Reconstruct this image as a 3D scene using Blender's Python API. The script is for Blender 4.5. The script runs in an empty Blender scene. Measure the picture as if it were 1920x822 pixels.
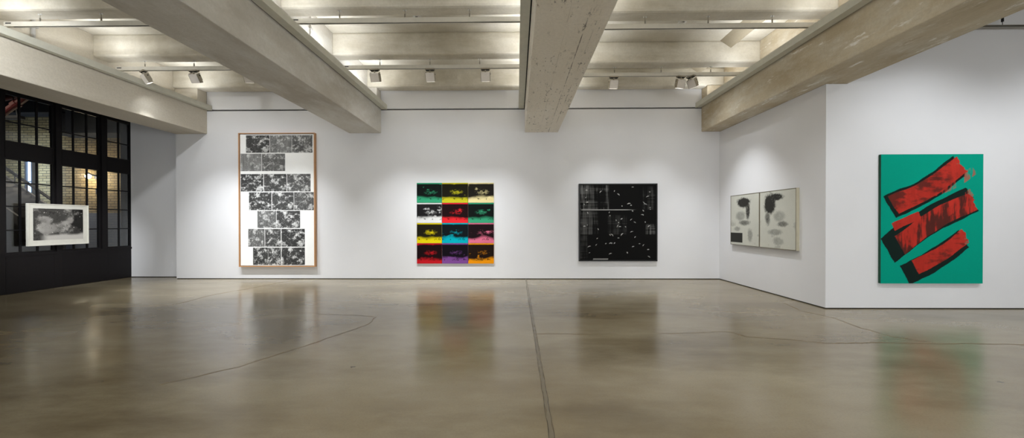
import bpy, bmesh, math, random
import numpy as np
from mathutils import Vector, Matrix

S = bpy.context.scene
COL = S.collection
random.seed(4)
W_PX, H_PX, FPX = 1920, 822, 680.0

# ------------------------------------------------------------------ helpers
def lin(c):
    return tuple((v/12.92 if v <= .04045 else ((v+.055)/1.055)**2.4) for v in [k/255 for k in c])

class MB:
    def __init__(s): s.bm = bmesh.new()
    def box(s, x0, x1, y0, y1, z0, z1, M=None):
        P = [(x, y, z) for x in (x0, x1) for y in (y0, y1) for z in (z0, z1)]
        if M: P = [M @ Vector(p) for p in P]
        v = [s.bm.verts.new(p) for p in P]
        for f in ((0,1,3,2),(4,6,7,5),(0,4,5,1),(2,3,7,6),(0,2,6,4),(1,5,7,3)):
            s.bm.faces.new([v[i] for i in f])
        return s
    def tube(s, a, b, r, n=10, r2=None):
        a, b = Vector(a), Vector(b); d = (b-a).normalized()
        u = d.orthogonal().normalized(); w = d.cross(u); r2 = r if r2 is None else r2
        A = [s.bm.verts.new(a+(u*math.cos(t)+w*math.sin(t))*r) for t in [2*math.pi*i/n for i in range(n)]]
        B = [s.bm.verts.new(b+(u*math.cos(t)+w*math.sin(t))*r2) for t in [2*math.pi*i/n for i in range(n)]]
        for i in range(n):
            s.bm.faces.new((A[i], A[(i+1) % n], B[(i+1) % n], B[i]))
        s.bm.faces.new(A[::-1]); s.bm.faces.new(B)
        return s
    def prism(s, pts, ext):
        e = Vector(ext)
        A = [s.bm.verts.new(Vector(p)) for p in pts]; B = [s.bm.verts.new(Vector(p)+e) for p in pts]
        n = len(A)
        for i in range(n): s.bm.faces.new((A[i], A[(i+1) % n], B[(i+1) % n], B[i]))
        s.bm.faces.new(A[::-1]); s.bm.faces.new(B)
        return s
    def ribbon(s, pts, w, z):
        """flat jagged strip lying on the floor"""
        L, Rr = [], []
        for i, p in enumerate(pts):
            a = Vector(pts[max(0, i-1)]); b = Vector(pts[min(len(pts)-1, i+1)])
            d = (b-a).normalized(); n = Vector((-d.y, d.x))
            ww = w*(random.uniform(.35, 1.2))
            L.append(s.bm.verts.new((p[0]+n.x*ww/2, p[1]+n.y*ww/2, z)))
            Rr.append(s.bm.verts.new((p[0]-n.x*ww/2, p[1]-n.y*ww/2, z)))
        for i in range(len(pts)-1): s.bm.faces.new((Rr[i], Rr[i+1], L[i+1], L[i]))
        return s
    def build(s, name, mat, parent=None, bevel=0, smooth=False):
        bmesh.ops.recalc_face_normals(s.bm, faces=s.bm.faces)
        me = bpy.data.meshes.new(name); s.bm.to_mesh(me); s.bm.free()
        if smooth:
            for p in me.polygons: p.use_smooth = True
        o = bpy.data.objects.new(name, me); COL.objects.link(o)
        if mat: me.materials.append(mat)
        if parent: o.parent = parent
        if bevel:
            m = o.modifiers.new('Bevel', 'BEVEL'); m.width = bevel; m.segments = 2; m.limit_method = 'ANGLE'
        return o

def tag(o, label, cat, group=None, kind=None):
    o['label'] = label; o['category'] = cat
    if group: o['group'] = group
    if kind: o['kind'] = kind
    return o
def struct(o, label=None, cat=None, group=None):
    o['kind'] = 'structure'
    if label: o['label'] = label
    if cat: o['category'] = cat
    if group: o['group'] = group
    return o
def empty(name, loc=(0, 0, 0), rz=0, parent=None):
    o = bpy.data.objects.new(name, None); COL.objects.link(o)
    o.location = loc; o.rotation_euler = (0, 0, rz); o.empty_display_size = .1
    if parent: o.parent = parent
    return o
def copy_child(o, parent):
    c = o.copy(); COL.objects.link(c); c.parent = parent
    for g in list(o.children): copy_child(g, c)
    return c

# ------------------------------------------------------------------ materials
def newmat(name):
    m = bpy.data.materials.new(name); m.use_nodes = True
    nt = m.node_tree; b = nt.nodes['Principled BSDF']
    return m, nt, b
def N(nt, t, **kw):
    n = nt.nodes.new(t)
    for k, v in kw.items():
        if hasattr(n, k) and not k[0].isupper(): setattr(n, k, v)
    return n
def noise(nt, vec, scale, detail=6, rough=.6, stretch=None, offs=(0,0,0)):
    mp = nt.nodes.new('ShaderNodeMapping'); mp.inputs['Scale'].default_value = stretch or (1,1,1)
    mp.inputs['Location'].default_value = offs
    nt.links.new(vec, mp.inputs['Vector'])
    n = nt.nodes.new('ShaderNodeTexNoise')
    n.inputs['Scale'].default_value = scale; n.inputs['Detail'].default_value = detail; n.inputs['Roughness'].default_value = rough
    nt.links.new(mp.outputs['Vector'], n.inputs['Vector'])
    return n.outputs['Fac']
def ramp(nt, fac, stops):
    r = nt.nodes.new('ShaderNodeValToRGB')
    els = r.color_ramp.elements
    while len(els) < len(stops): els.new(.5)
    for e, (p, c) in zip(els, stops):
        e.position = p; e.color = (c, c, c, 1) if not isinstance(c, tuple) else (*c, 1)
    nt.links.new(fac, r.inputs['Fac']); return r.outputs['Color']
def mix(nt, fac, a, b, mode='MIX'):
    m = nt.nodes.new('ShaderNodeMix'); m.data_type = 'RGBA'; m.blend_type = mode
    for sock, v in ((m.inputs[0], fac), (m.inputs[6], a), (m.inputs[7], b)):
        if isinstance(v, (int, float)): sock.default_value = v
        elif isinstance(v, tuple): sock.default_value = (*v, 1)
        else: nt.links.new(v, sock)
    return m.outputs[2]
def objco(nt): return nt.nodes.new('ShaderNodeTexCoord').outputs['Object']

def plain(name, c, rough=.5, metal=0, spec=.5):
    m, nt, b = newmat(name)
    b.inputs['Base Color'].default_value = (*lin(c), 1); b.inputs['Roughness'].default_value = rough
    b.inputs['Metallic'].default_value = metal; b.inputs['Specular IOR Level'].default_value = spec
    v = objco(nt); n = noise(nt, v, 9, 4)
    col = mix(nt, ramp(nt, n, [(.35, .93), (.65, 1.0)]), (0,0,0), lin(c))
    nt.links.new(col, b.inputs['Base Color'])
    return m
def emit(name, c, s):
    m, nt, b = newmat(name)
    b.inputs['Base Color'].default_value = (*c, 1)
    b.inputs['Emission Color'].default_value = (*c, 1); b.inputs['Emission Strength'].default_value = s
    return m
def concrete(name, base, dark, light, stretch=(1, .25, 1), pits=.0, blot=.55, scratch=0., planks=None):
    m, nt, b = newmat(name); v = objco(nt)
    n1 = noise(nt, v, .9, 8, .62, (1, .5, 1)); n2 = noise(nt, v, 3.2, 8, .65, stretch, (3, 1, 7)); n3 = noise(nt, v, 26, 5, .7)
    c = mix(nt, ramp(nt, n1, [(.36, 0.), (.66, blot)]), lin(base), lin(dark))
    c = mix(nt, ramp(nt, n2, [(.46, 0.), (.72, .65)]), c, lin(light))
    n4 = noise(nt, v, 2.1, 9, .7, stretch, (9, 4, 2))
    c = mix(nt, ramp(nt, n4, [(.57, 0.), (.72, .55)]), c, lin(dark))
    c = mix(nt, ramp(nt, n3, [(.3, .25), (.6, 0.)]), c, lin([k*.8 for k in base]))
    if scratch:
        ns = noise(nt, v, 3.0, 10, .78, (2.2, .45, 2.2), (1, 2, 3))
        c = mix(nt, ramp(nt, ns, [(.575, 0.), (.64, scratch)]), c, lin([min(255, k*1.35) for k in light]))
    h = n3
    if pits:
        np_ = noise(nt, v, 7.5, 5, .75, (2.4, .8, 2.4), (5, 0, 1)); nm = noise(nt, v, 1.3, 3, .5, (1, .6, 1), (2, 8, 1))
        mm = nt.nodes.new('ShaderNodeMath'); mm.operation = 'MULTIPLY'
        nt.links.new(ramp(nt, np_, [(.585, 0.), (.62, 1.)]), mm.inputs[0]); nt.links.new(ramp(nt, nm, [(.4, 0.), (.55, 1.)]), mm.inputs[1])
        mf = nt.nodes.new('ShaderNodeMath'); mf.operation = 'MULTIPLY'; mf.inputs[1].default_value = pits
        nt.links.new(mm.outputs[0], mf.inputs[0])
        c = mix(nt, mf.outputs[0], c, lin([k*.42 for k in dark]))
    if planks:
        sx = nt.nodes.new('ShaderNodeSeparateXYZ'); nt.links.new(v, sx.inputs[0])
        for (xp, wid, k) in planks:
            a = nt.nodes.new('ShaderNodeMath'); a.operation = 'SUBTRACT'; a.inputs[1].default_value = xp; nt.links.new(sx.outputs[0], a.inputs[0])
            ab = nt.nodes.new('ShaderNodeMath'); ab.operation = 'ABSOLUTE'; nt.links.new(a.outputs[0], ab.inputs[0])
            lt = nt.nodes.new('ShaderNodeMath'); lt.operation = 'LESS_THAN'; lt.inputs[1].default_value = wid; nt.links.new(ab.outputs[0], lt.inputs[0])
            br = noise(nt, v, 1.6, 4, .7, (1, 1, 1), (xp*7, 3, 3))
            q = nt.nodes.new('ShaderNodeMath'); q.operation = 'MULTIPLY'
            nt.links.new(lt.outputs[0], q.inputs[0]); nt.links.new(ramp(nt, br, [(.42, 0.), (.58, k)]), q.inputs[1])
            c = mix(nt, q.outputs[0], c, lin([k2*.5 for k2 in dark]))
    nt.links.new(c, b.inputs['Base Color']); b.inputs['Roughness'].default_value = .8; b.inputs['Specular IOR Level'].default_value = .25
    bp = nt.nodes.new('ShaderNodeBump'); bp.inputs['Strength'].default_value = .35; bp.inputs['Distance'].default_value = .014
    nt.links.new(h, bp.inputs['Height']); nt.links.new(bp.outputs['Normal'], b.inputs['Normal'])
    return m

def wallpaint(name, c):
    m, nt, b = newmat(name); v = objco(nt); n = noise(nt, v, 1.1, 4, .5)
    col = mix(nt, ramp(nt, n, [(.3, 0.), (.7, 1.)]), lin(c), lin([k-3 for k in c]))
    nt.links.new(col, b.inputs['Base Color']); b.inputs['Roughness'].default_value = .75; b.inputs['Specular IOR Level'].default_value = .2
    n2 = noise(nt, v, 160, 2, .5); bp = nt.nodes.new('ShaderNodeBump'); bp.inputs['Strength'].default_value = .05; bp.inputs['Distance'].default_value = .002
    nt.links.new(n2, bp.inputs['Height']); nt.links.new(bp.outputs['Normal'], b.inputs['Normal'])
    return m

M_WALL = wallpaint('gallery_white_paint', (231, 231, 234))
M_CEIL = concrete('ceiling_concrete', (214, 210, 199), (176, 168, 150), (226, 223, 214), (.25, 1, 1), blot=.6)
M_JOIST = concrete('joist_concrete', (226, 221, 209), (172, 163, 142), (234, 231, 222), (.2, 1, 1), blot=.75)
M_BEAM_A = concrete('beam_concrete_pale', (206, 199, 185), (188, 180, 164), (213, 207, 195), blot=.4)
M_BEAM_B = concrete('beam_concrete_grey', (216, 213, 207), (182, 175, 164), (228, 228, 226), (1.2, .5, 1.2), blot=.85)
M_BEAM_C = concrete('beam_concrete_board_marked', (243, 237, 226), (222, 213, 197), (247, 243, 235), pits=.7, blot=.4,
                    planks=[(.86, .006, .95), (.98, .006, .5), (.62, .004, .3)])
M_BEAM_D = concrete('beam_concrete_brown_scraped', (212, 200, 176), (158, 139, 106), (226, 224, 214), (1.2, .5, 1.2), blot=.75, scratch=.75)
M_DUCT = plain('wireway_grey_green_paint', (206, 205, 193), .55)
M_TRACK = plain('track_aluminium_paint', (208, 204, 194), .42)
M_DARK = plain('dark_slot', (22, 21, 22), .7)
M_GAP = plain('shadow_gap_black', (8, 8, 8), .9)  # near-black stands in for the shade inside narrow gaps
M_ROD = plain('hanger_steel', (150, 146, 135), .35, .6)
M_HEAD = plain('spotlight_grey_beige_paint', (228, 222, 216), .4)
M_HEADS = plain('spotlight_side_paint', (156, 148, 132), .5)
M_WHITE_P = plain('white_plastic', (224, 224, 222), .4)
M_STEEL = plain('black_steel_paint', (19, 16, 18), .5, 0, .25)
M_STEELB = plain('black_steel_muntin', (16, 15, 18), .45, 0, .3)
M_WOOD = plain('pale_oak_frame', (196, 148, 104), .5)
M_BLKFRAME = plain('black_frame', (14, 14, 15), .4)
M_MAT = plain('off_white_mat_board', (222, 220, 210), .7)
M_CREAM = plain('cream_canvas_edge', (205, 199, 178), .7)
M_TEALEDGE = plain('dark_green_canvas_edge', (8, 74, 52), .7)
M_LENS = emit('spotlight_lens_glow', (1.0, .95, .88), 1.0)
M_PIPE = plain('pale_conduit', (176, 174, 170), .45)
M_RED = plain('red_pipe_paint', (70, 11, 15), .55)
M_GREY = plain('grey_stair_paint', (120, 122, 128), .6)
M_RAIL = plain('dark_handrail_paint', (62, 64, 70), .5)
M_CRACK = plain('crack_dark', (64, 56, 44), .8)
M_JOINT = plain('joint_grout', (112, 102, 83), .3)
M_STAIN = plain('crack_brown', (120, 100, 70), .6)
M_BLUEMARK = plain('blue_paint_mark', (72, 82, 112), .7)
M_BLUE = plain('blue_plastic', (20, 50, 92), .5)

def floor_mat():
    m, nt, b = newmat('polished_concrete_floor'); v = objco(nt)
    n1 = noise(nt, v, .33, 7, .55, (1, 1.4, 1)); n2 = noise(nt, v, 1.3, 6, .55, (.55, 1.5, 1), (4, 2, 0)); n3 = noise(nt, v, 60, 4, .6)
    n4 = noise(nt, v, .6, 8, .62, (.5, 1.3, 1), (11, 5, 0))
    c = mix(nt, ramp(nt, n1, [(.38, 0.), (.64, 1.)]), lin((140, 129, 105)), lin((116, 102, 76)))
    c = mix(nt, ramp(nt, n2, [(.46, 0.), (.75, .45)]), c, lin((156, 146, 123)))
    c = mix(nt, ramp(nt, n4, [(.48, 0.), (.70, .75)]), c, lin((84, 72, 50)))
    c = mix(nt, ramp(nt, n3, [(.3, .15), (.55, 0.)]), c, lin((86, 78, 62)))
    nd = noise(nt, v, 3.1, 3, .5, (1, 1, 1), (31, 17, 0))
    c = mix(nt, ramp(nt, nd, [(.765, 0.), (.775, .8)]), c, lin((50, 44, 36)))
    nt.links.new(c, b.inputs['Base Color'])
    r = nt.nodes.new('ShaderNodeMapRange'); r.inputs[1].default_value = .3; r.inputs[2].default_value = .7
    r.inputs[3].default_value = .17; r.inputs[4].default_value = .25
    nt.links.new(n2, r.inputs[0]); nt.links.new(r.outputs[0], b.inputs['Roughness'])
    b.inputs['Specular IOR Level'].default_value = .62; b.inputs['IOR'].default_value = 1.5
    bp = nt.nodes.new('ShaderNodeBump'); bp.inputs['Strength'].default_value = .04; bp.inputs['Distance'].default_value = .01
    nt.links.new(n2, bp.inputs['Height']); nt.links.new(bp.outputs['Normal'], b.inputs['Normal'])
    return m
M_FLOOR = floor_mat()

def brick_mat():
    m, nt, b = newmat('glazed_tan_brick'); v = objco(nt)
    mp = nt.nodes.new('ShaderNodeMapping'); mp.inputs['Rotation'].default_value = (math.pi/2, 0, 0)
    nt.links.new(v, mp.inputs['Vector'])
    br = nt.nodes.new('ShaderNodeTexBrick'); nt.links.new(mp.outputs['Vector'], br.inputs['Vector'])
    br.inputs['Color1'].default_value = (*lin((196, 172, 122)), 1); br.inputs['Color2'].default_value = (*lin((170, 146, 98)), 1)
    br.inputs['Mortar'].default_value = (*lin((92, 78, 56)), 1)
    br.inputs['Scale'].default_value = 1; br.inputs['Brick Width'].default_value = .30; br.inputs['Row Height'].default_value = .10; br.inputs['Mortar Size'].default_value = .012
    # brick colour mixed towards blue grey below about 2 m
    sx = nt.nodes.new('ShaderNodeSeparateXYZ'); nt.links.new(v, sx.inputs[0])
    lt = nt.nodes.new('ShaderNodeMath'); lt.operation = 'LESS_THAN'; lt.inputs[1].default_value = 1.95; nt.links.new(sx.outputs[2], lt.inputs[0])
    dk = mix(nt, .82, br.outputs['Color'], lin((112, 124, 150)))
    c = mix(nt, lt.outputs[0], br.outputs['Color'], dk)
    nt.links.new(c, b.inputs['Base Color']); b.inputs['Roughness'].default_value = .65
    return m
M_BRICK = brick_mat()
def glass_mat():
    m, nt, b = newmat('window_glass'); nt.nodes.remove(b)
    out = nt.nodes['Material Output']; g = nt.nodes.new('ShaderNodeBsdfGlossy'); g.inputs['Roughness'].default_value = .02
    t = nt.nodes.new('ShaderNodeBsdfTransparent'); t.inputs['Color'].default_value = (.86, .88, .9, 1)
    fr = nt.nodes.new('ShaderNodeFresnel'); fr.inputs['IOR'].default_value = 1.45
    mx = nt.nodes.new('ShaderNodeMixShader'); nt.links.new(fr.outputs[0], mx.inputs[0]); nt.links.new(t.outputs[0], mx.inputs[1]); nt.links.new(g.outputs[0], mx.inputs[2])
    nt.links.new(mx.outputs[0], out.inputs['Surface']); return m
M_GLASS = glass_mat()
def paint_mat(name, rough=.6):
    m, nt, b = newmat(name)
    a = nt.nodes.new('ShaderNodeAttribute'); a.attribute_name = 'paint'
    v = objco(nt); n = noise(nt, v, 70, 3, .6)
    c = mix(nt, ramp(nt, n, [(.3, .92), (.65, 1.)]), (0, 0, 0), a.outputs['Color'])
    nt.links.new(c, b.inputs['Base Color']); b.inputs['Roughness'].default_value = rough; b.inputs['Specular IOR Level'].default_value = .06
    return m
M_PAINT = paint_mat('painted_canvas'); M_PRINT = paint_mat('printed_paper', .5)

# ------------------------------------------------------------------ camera
cd = bpy.data.cameras.new('camera'); cam = bpy.data.objects.new('camera', cd); COL.objects.link(cam); S.camera = cam
cd.sensor_fit = 'HORIZONTAL'; cd.sensor_width = 36; cd.lens = FPX/W_PX*36; cd.clip_start = .05
YAW, PITCH, ROLL = math.atan(9/FPX), math.radians(-.3), math.radians(.08)
cy, sy = math.cos(YAW), math.sin(YAW)
f0 = Vector((-sy, cy, 0)); r0 = Vector((cy, sy, 0)); u0 = Vector((0, 0, 1))
f1 = f0*math.cos(PITCH)+u0*math.sin(PITCH); u1 = u0*math.cos(PITCH)-f0*math.sin(PITCH)
r2 = r0*math.cos(ROLL)-u1*math.sin(ROLL); u2 = u1*math.cos(ROLL)+r0*math.sin(ROLL)
Rm = Matrix((r2, u2, -f1)).transposed().to_4x4()
cam.matrix_world = Matrix.Translation((0, 0, 1.54)) @ Rm
cd.shift_y = .0055

# ------------------------------------------------------------------ setting
YB, YR, XL, XR, YD = 9.90, 10.2, -11.0, 5.49, 6.52
ZBEAM, ZTOP, ZJ, ZS = 4.0, 4.70, 5.143, 5.62
YREAR, XFAR = -5.0, 12.0
struct(MB().box(-11.25, XFAR+.2, YREAR-.2, 10.5, -.2, 0).build('floor', M_FLOOR), 'polished brown-grey concrete floor of the gallery', 'floor')
struct(MB().box(-11.25, XFAR+.2, YREAR-.2, 10.5, ZS, ZS+.2).build('ceiling', M_CEIL), 'concrete ceiling slab above the joists', 'ceiling')
# back wall: lower lining, thin black slot, upper lining
GAP = .018
struct(MB().box(-9.41, 5.6, YB, YB+.12, GAP, 4.627).build('wall_back', M_WALL), 'white back wall carrying three paintings', 'wall')
struct(MB().box(-9.41, 5.6, YB+.012, YB+.12, 4.672, ZS).build('wall_back_upper', M_WALL), 'white band of wall above the black slot', 'wall')
struct(MB().box(-9.41, 5.6, YB+.10, YB+.12, 4.627, 4.672).build('trim_1', M_GAP), 'thin black slot along the top of the back wall', 'trim')
struct(MB().box(-9.40, 5.6, YB+.01, YB+.11, 0, GAP).build('base_gap_shade_back', M_GAP), 'black strip for the shaded gap at the foot of the back wall', 'base_gap_shade')  # black strip paints the shade of the gap under the wall
struct(MB().box(XL, -9.41, YR, YR+.15, GAP, ZS).build('wall_recess', M_WALL), 'white recessed wall between black window wall and back wall', 'wall')
struct(MB().box(XL, -9.41, YR+.01, YR+.14, 0, GAP).build('base_gap_shade_recess', M_GAP), 'black strip for the shaded gap at the foot of the recessed wall', 'base_gap_shade')
# right wall block: side face under the beam and the face that carries the green painting
struct(MB().box(XR, XR+.15, YD+.15, YB, GAP, ZBEAM-.005).build('wall_right', M_WALL), 'white side wall under the brown beam, carrying the two-panel painting', 'wall')
struct(MB().box(XR, 5.87, YD, YD+.15, GAP, ZBEAM-.005).box(5.87, XFAR, YD, YD+.15, GAP, ZS).build('wall_front_right', M_WALL), 'white wall facing the room that carries the green painting', 'wall')
struct(MB().box(XR+.01, XR+.12, YD+.1, YB, 0, GAP).box(XR+.01, XFAR, YD+.01, YD+.12, 0, GAP).build('base_gap_shade_right', M_GAP), 'black strip for the shaded gap at the foot of the right wall', 'base_gap_shade')
struct(MB().box(XFAR, XFAR+.15, YREAR, YD+.15, 0, ZS).build('wall_far_right', M_WALL))
struct(MB().box(XL-.2, XFAR+.15, YREAR-.15, YREAR, 0, ZS).build('wall_rear', M_WALL))

# beams: deep lower casing, narrower web above, bearing block at the wall
def beam(x0, x1, w0, w1, mat, label, yend=YB):
    o = MB().box(x0, x1, YREAR, yend, ZBEAM, ZTOP).box(w0, w1, YREAR, yend, ZTOP, ZS).box(x0+.004, x1-.004, 9.60, YB, ZTOP, ZJ).build('ceiling_beam', mat, bevel=.012)
    return struct(o, label, 'beam', 'deep concrete beams under the ceiling')
bA = beam(-9.40, -8.53, -9.36, -9.15, M_BEAM_A, 'pale smooth concrete beam in front of the black window wall')
bB = beam(-4.585, -3.71, -4.35, -3.95, M_BEAM_B, 'grey concrete beam ending above the tall oak-framed painting')
bC = beam(.22, 1.125, .46, .90, M_BEAM_C, 'board-marked pitted concrete beam nearest the middle of the room')
bD = beam(5.0, 5.87, 5.46, 5.80, M_BEAM_D, 'brown scraped concrete beam running along the right wall')
# faded blue mark and chipped edge on the grey beam
mk = MB()
for (y0, y1, z0, z1) in ((2.60, 2.78, 4.30, 4.325), (2.66, 2.70, 4.20, 4.33), (2.72, 2.735, 4.17, 4.19), (2.75, 2.765, 4.22, 4.24), (2.79, 2.80, 4.27, 4.29)):
    mk.box(-3.71, -3.708, y0, y1, z0, z1)
mk.build('paint_mark', M_BLUEMARK, bB)['label'] = 'faded blue painted mark'
ck = MB(); yy = 2.55
while yy < 3.35:
    d = random.uniform(.05, .12); ck.box(-3.722, -3.7085, yy, yy+d, ZBEAM-.0015, ZBEAM+random.uniform(.006, .018)); yy += d*random.uniform(1., 1.5)
ck.build('edge_chips', M_CRACK, bB)['label'] = 'dark chipped edge'

# joists across each bay
BAYS = {'AB': (-9.15, -4.35, [9.54, 7.73, 6.01, 4.28, 2.55, .82, -.9, -2.6], .335), 'BC': (-3.95, .46, [9.55, 7.74, 6.03, 4.3, 2.57, .84, -.9, -2.6], .295),
        'CD': (.90, 5.46, [9.62, 8.21, 6.23, 4.4, 2.6, .84, -.9, -2.6], .335), 'DE': (5.80, XFAR, [4.4, 2.6, .84, -.9, -2.6], .335)}
BN = {'AB': 'left bay', 'BC': 'middle bay', 'CD': 'right bay', 'DE': 'far right bay'}
ORD = ['against the back wall', 'first in front of the back wall', 'second in front of the back wall', 'third in front of the back wall']
for k, (x0, x1, ys, wd) in BAYS.items():
    for i, y in enumerate(ys):
        y1 = YB if (i == 0 and k != 'DE') else y+wd
        j = MB().box(x0-.02, x1+.02, y, y1, ZJ, ZS+.01).build('ceiling_joist', M_JOIST, bevel=.045)
        struct(j, None, None, 'concrete joists across the ceiling bays')
        if k != 'DE' and i < 4: struct(j, f'concrete ceiling joist of the {BN[k]}, {ORD[i]}', 'joist')
# V shaped concrete rib hung under the slab of the right bay
rb = MB()
for (y0, y1) in ((8.54, 9.63), (6.56, 8.22), (4.73, 6.24), (2.9, 4.41)):
    rb.prism([(4.55, y0, ZS+.01), (4.80, y0, 5.455), (5.03, y0, ZS+.01)], (0, y1-y0, 0))
struct(rb.build('ceiling_rib', concrete('rib_concrete', (168, 158, 138), (140, 130, 108), (180, 172, 152), blot=.4)), 'v-shaped concrete rib below the slab of the right bay', 'rib')

# floor joint and cracks
def wob(pts, n, a):
    out = []
    for i in range(len(pts)-1):
        for q in range(n):
            t = q/n; out.append((pts[i][0]*(1-t)+pts[i+1][0]*t+random.uniform(-a, a), pts[i][1]*(1-t)+pts[i+1][1]*t+random.uniform(-a, a)))
    out.append(pts[-1]); return out
struct(MB().ribbon([(.25+random.uniform(-.004, .004), 9.9-i*.11) for i in range(100)], .036, .0012).build('floor_joint', M_JOINT), 'filled joint running through the floor', 'joint')
for dx in (-.02, .018):
    struct(MB().ribbon([(.25+dx+random.uniform(-.004, .004), 9.7-i*.06) for i in range(160)], .005, .0018).build('floor_joint_edge', M_CRACK))
CR = [([(.25,5.03),(.96,5.01),(1.7,5.02),(2.46,5.08),(2.98,5.15)], .012, M_STAIN), ([(2.98,5.15),(3.09,4.91),(3.51,4.81),(3.94,4.66),(4.56,4.68),(5.34,4.65),(5.88,4.66),(6.9,4.6),(8,4.62)], .02, M_STAIN),
      ([(5.1,7.0),(4.93,6.38),(5.09,5.92),(5.01,5.3),(5.07,4.91),(5.3,4.70)], .016, M_STAIN), ([(-5.95,9.75),(-6.15,9.23),(-6.31,8.33),(-6.53,7.71),(-6.47,6.79)], .02, M_STAIN),
      ([(-2.36,5.92),(-2.95,6.04),(-3.45,6.05)], .014, M_STAIN), ([(-2.31,5.91),(-2.26,5.46),(-2.44,5.01),(-2.68,4.41),(-2.97,3.84),(-3.4,3.4)], .014, M_STAIN)]
for p, w, m in CR:
    struct(MB().ribbon(wob(p, 7, .018), w, .0015).build('floor_crack', m))

# ------------------------------------------------------------------ window wall and stairwell
WX0, WX1 = XL-.07, XL
ycols = [(7.655, 8.475), (8.63, 9.425), (9.60, 10.19)]
zlow, zup = (.885, 2.955), (3.315, 4.36)
def holes_wall():
    mb = MB(); ys = [c for ab in ycols for c in ab]
    zs = [0, zlow[0], zlow[1], zup[0], zup[1], ZS]
    mb.box(WX0, WX1, YREAR, ys[0], 0, ZS)
    mb.box(WX0, WX1, ys[-1], YR+.15, 0, ZS)
    for a, b in ((ys[1], ys[2]), (ys[3], ys[4])): mb.box(WX0, WX1, a, b, 0, ZS)
    for a, b in ycols:
        mb.box(WX0, WX1, a, b, 0, zlow[0]); mb.box(WX0, WX1, a, b, zlow[1], zup[0]); mb.box(WX0, WX1, a, b, zup[1], ZS)
    return mb
wl = struct(holes_wall().build('wall_left', M_STEEL, bevel=.006), 'black steel wall with gridded windows on the left', 'wall')
st = MB()
for (a, b) in ((8.475, 8.63), (9.425, 9.60), (7.50, 7.655)): st.box(WX1, WX1+.03, a+.03, b-.03, zlow[0]-.02, ZS)
st.box(WX1, WX1+.02, 7.5, YR, zlow[0]-.07, zlow[0]-.02)
st.build('steel_cover_strip', M_STEEL, wl)
muntL = [[7.91, 8.20], [8.885, 9.165], [9.91]]
rowsL, rowsU = [1.39, 1.912, 2.44], [3.755]
wi = 1
for (a, b), mun in zip(ycols, muntL):
    for (z0, z1), rows in ((zlow, rowsL), (zup, rowsU)):
        e = empty(f'window_{wi}', (XL-.035, a, z0)); e['kind'] = 'structure'
        e['label'] = f"{'lower' if z0 < 2 else 'upper'} black steel window, {['nearest of three','middle of three','farthest of three, beside white wall'][muntL.index(mun)]}"; e['category'] = 'window'
        h, w = z1-z0, b-a
        fr = MB(); t = .022
        fr.box(-.02, .025, 0, t, 0, h).box(-.02, .025, w-t, w, 0, h).box(-.02, .025, t, w-t, 0, t).box(-.02, .025, t, w-t, h-t, h)
        for y in mun: fr.box(-.012, .015, y-a-.016, y-a+.016, t, h-t)
        for z in rows: fr.box(-.011, .0145, t, w-t, z-z0-.013, z-z0+.013)
        fr.build('window_frame', M_STEELB, e)
        MB().box(-.003, .003, t*.5, w-t*.5, t*.5, h-t*.5).build('window_panes', M_GLASS, e)
        wi += 1
# stairwell shell
SX = -22.0
struct(MB().box(SX, XL-.16, 4.0, 14.6, -.2, -.01).build('floor_stairwell', plain('stairwell_floor', (70, 68, 66), .6)))
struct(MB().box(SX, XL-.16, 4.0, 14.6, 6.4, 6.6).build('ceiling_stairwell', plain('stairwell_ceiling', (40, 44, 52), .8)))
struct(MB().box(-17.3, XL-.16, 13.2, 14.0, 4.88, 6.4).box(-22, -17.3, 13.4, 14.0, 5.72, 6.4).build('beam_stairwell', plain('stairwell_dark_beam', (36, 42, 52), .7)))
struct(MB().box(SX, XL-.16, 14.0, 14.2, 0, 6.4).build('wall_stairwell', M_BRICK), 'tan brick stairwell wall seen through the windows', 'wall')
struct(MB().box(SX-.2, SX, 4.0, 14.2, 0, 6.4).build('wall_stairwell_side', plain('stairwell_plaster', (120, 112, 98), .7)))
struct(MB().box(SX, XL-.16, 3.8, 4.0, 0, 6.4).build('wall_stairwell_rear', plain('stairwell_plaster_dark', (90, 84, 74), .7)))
struct(MB().box(XL-.3, XL-.16, 10.2, 14.0, 0, 6.4).build('wall_stairwell_near', plain('stairwell_plaster_near', (120, 112, 96), .7)))
# daylight window in the brick wall, seen through the nearest window
M_DAY = emit('daylight_pane', (.50, .72, 1.0), 2.6)
e = empty('window_7', (-19.14, 13.98, 2.2)); e['kind'] = 'structure'; e['label'] = 'tall bright daylight window in the brick stairwell wall'; e['category'] = 'window'
MB().box(0, .20, -.02, .0, 0, 2.0).build('daylight_panes', M_DAY, e)
MB().box(-.05, 0, -.08, .02, -.05, 2.05).box(.20, .25, -.08, .02, -.05, 2.05).box(-.05, .25, -.08, .02, 2.0, 2.05).box(0, .2, -.05, .02, .95, .99).build('window_frame', M_RAIL, e)

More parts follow.
